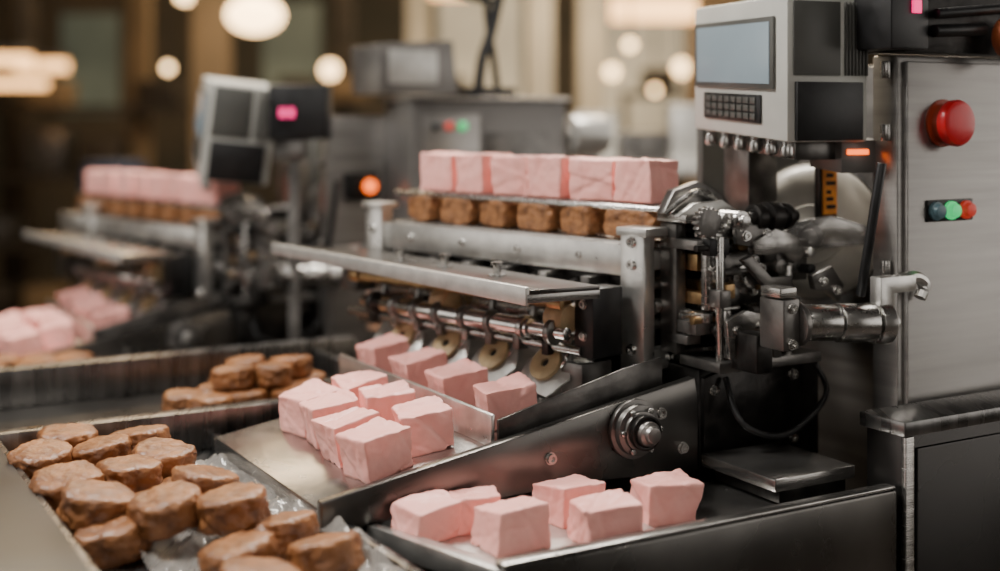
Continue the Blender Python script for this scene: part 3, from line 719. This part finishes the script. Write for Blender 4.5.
# columns, racks
def column(px, k, w, m):
    x = (px-500)*k; y = 1285*k
    c = empty('column', W(x, y, FLOORZ), 'plastered square hall column', 'column')
    G().box(W, x-w/2, x+w/2, y-w/2, y+w/2, FLOORZ+150, 2290).obj('shaft', m, c, 10)
    G().box(W, x-w/2-40, x+w/2+40, y-w/2-40, y+w/2+40, FLOORZ, FLOORZ+149).obj('plinth', m, c, 10)
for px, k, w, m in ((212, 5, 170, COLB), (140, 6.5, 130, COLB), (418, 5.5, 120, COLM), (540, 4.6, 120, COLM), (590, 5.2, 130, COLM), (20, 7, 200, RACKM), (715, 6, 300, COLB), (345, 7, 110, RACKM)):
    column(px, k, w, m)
def rack(x, y, w, hgt):
    r = empty('storage_rack', W(x, y, FLOORZ), 'dark metal storage rack along the hall', 'rack')
    for sx in (-1, 1):
        G().box(W, x+sx*w/2-25, x+sx*w/2+25, y-25, y+25, FLOORZ, FLOORZ+hgt).obj('upright', RACKM, r, 2)
    for i in range(4):
        z = FLOORZ+250+i*(hgt-300)/3
        G().box(W, x-w/2+26, x+w/2-26, y-200, y+200, z, z+40).obj('shelf', RACKM, r, 2)
        for j in range(4):
            if (i+j) % 3 != 2:
                xx = x-w/2+120+j*w/4.3
                G().box(W, xx, xx+w/6, y-150, y+100, z+41, z+200+60*((i*j) % 3)).obj('carton', (RACKM, CAST, COLB)[(i+2*j) % 3], r, 2)
rack(-2700, 8200, 1500, 1600); rack(-900, 9000, 1500, 1650); rack(1500, 8800, 1300, 1700)
bd = empty('blue_drum', W(-1830, 6100, FLOORZ), 'dark blue plastic drum in the hall', 'drum')
G().lathe(W(-1830, 6100, FLOORZ), UP, [(0, 140), (20, 150), (600, 150), (620, 160), (640, 150), (1250, 150), (1270, 140)], 32).obj('drum_body', BLUE, bd, 3)
G().cyl(W(-1830, 6100, FLOORZ+1271), W(-1830, 6100, FLOORZ+1300), 145).obj('drum_lid', BLUE, bd, 3)

# pendant lamps
def pendant(px, py, k, r, sy=1.):
    x = (px-500)*k; y = 1285*k; z = (120-py)*k
    c = empty('pendant_lamp', W(x, y, z), 'glowing warm pendant lamp hanging from ceiling', 'lamp', group='pendant lamps')
    prof = [(-r*sy*math.cos(t*math.pi/12), r*math.sin(t*math.pi/12)) for t in range(13)]
    G().lathe(W(x, y, z), UP, prof, 24).obj('lamp_globe', LAMPE, c, 0)
    G().lathe(W(x, y, z+r*sy), UP, [(-4, r*.35), (r*.5, r*.2)], 20).obj('lamp_cap', BLK, c, 0)
    G().cyl(W(x, y, z+r*sy*1.4), W(x, y, 2298), 6, n=8).obj('lamp_cord', BLK, c, 0)
pendant(255, 15, 4, 112, .66)
for px, py, k, r in ((185, -6, 5, 45), (168, 68, 5.2, 24), (330, 70, 6, 50), (630, 45, 5, 26), (682, 68, 6.4, 50), (612, 72, 6.3, 40), (655, 90, 6.2, 24)):
    pendant(px, py, k, r)
def tube(px0, px1, py, k, h):
    x0 = (px0-500)*k; x1 = (px1-500)*k; y = 1285*k; z = (120-py)*k
    c = empty('strip_light', W((x0+x1)/2, y, z), 'warm glowing strip light hanging in the hall', 'lamp', group='strip lights')
    G().box(W, x0, x1, y-60, y+60, z-h/2, z+h/2).obj('strip_diffuser', TUBEE, c, 4)
    G().box(W, x0-20, x1+20, y-70, y+70, z+h/2+1, z+h/2+40).obj('strip_housing', CAST, c, 4)
    for x in (x0+40, x1-40): G().cyl(W(x, y, z+h/2+40), W(x, y, 2298), 6, n=8).obj('hanger', BLK, c, 0)
tube(612, 695, 10, 5.5, 120); tube(18, 66, 66, 6.5, 70); tube(-20, 45, 84, 5.8, 50); tube(-30, 30, 60, 5.4, 55); tube(430, 470, -8, 6, 60)

# ================================================================== LIGHTING: unseen area lights added for key, rim and fill
def added_light(x, y, z, sx, sy, e, col=(1, .93, .85), rx=0, ry=0):
    c = empty('added_overhead_light', W(x, y, z), 'rectangular white ceiling light panel', 'lamp', group='added light panels')
    G().box(W, x-sx/2, x+sx/2, y-sy/2, y+sy/2, z+12, z+60).obj('added_light_housing', CAST, c, 4)
    G().cyl(W(x, y, z+60), W(x, y, 2298), 10, n=8).obj('added_light_rod', CAST, c, 0)
    L = bpy.data.lights.new('panel_light', 'AREA'); L.shape = 'RECTANGLE'; L.size = sx/1000; L.size_y = sy/1000
    L.energy = e; L.color = col
    o = bpy.data.objects.new('panel_light', L); COL.objects.link(o); o.parent = c
    o.rotation_euler = (math.radians(rx), math.radians(ry), 0)
added_light(-900, 1000, 1350, 700, 450, 84, (1, .96, .90), 0, -22)
added_light(200, 2300, 1500, 1200, 400, 84, (1, .92, .82), 0, 0)
added_light(500, -200, 1500, 700, 400, 14, (1, .93, .85), 20, 0)
added_light(-1500, 4800, 1900, 1500, 800, 50, (1, .74, .45))
added_light(900, 5200, 1900, 1500, 800, 110, (1, .78, .52))
added_light(-2200, 8500, 1900, 1500, 800, 60, (1, .72, .42))
added_light(600, 8600, 1900, 1500, 800, 90, (1, .74, .45))

w = bpy.data.worlds.new('world'); scene.world = w; w.use_nodes = True
w.node_tree.nodes['Background'].inputs[0].default_value = (.6, .5, .4, 1)
w.node_tree.nodes['Background'].inputs[1].default_value = .15

# ================================================================== CAMERA
cd = bpy.data.cameras.new('camera'); cam = bpy.data.objects.new('camera', cd); COL.objects.link(cam)
cam.location = (0, 0, H); cam.rotation_euler = (math.radians(90), 0, 0)
cd.sensor_width = 36; cd.lens = 46.26; cd.shift_y = -.1655
cd.clip_start = .05; cd.clip_end = 60
cd.dof.use_dof = True; cd.dof.focus_distance = 1.14; cd.dof.aperture_fstop = 2.2
scene.camera = cam
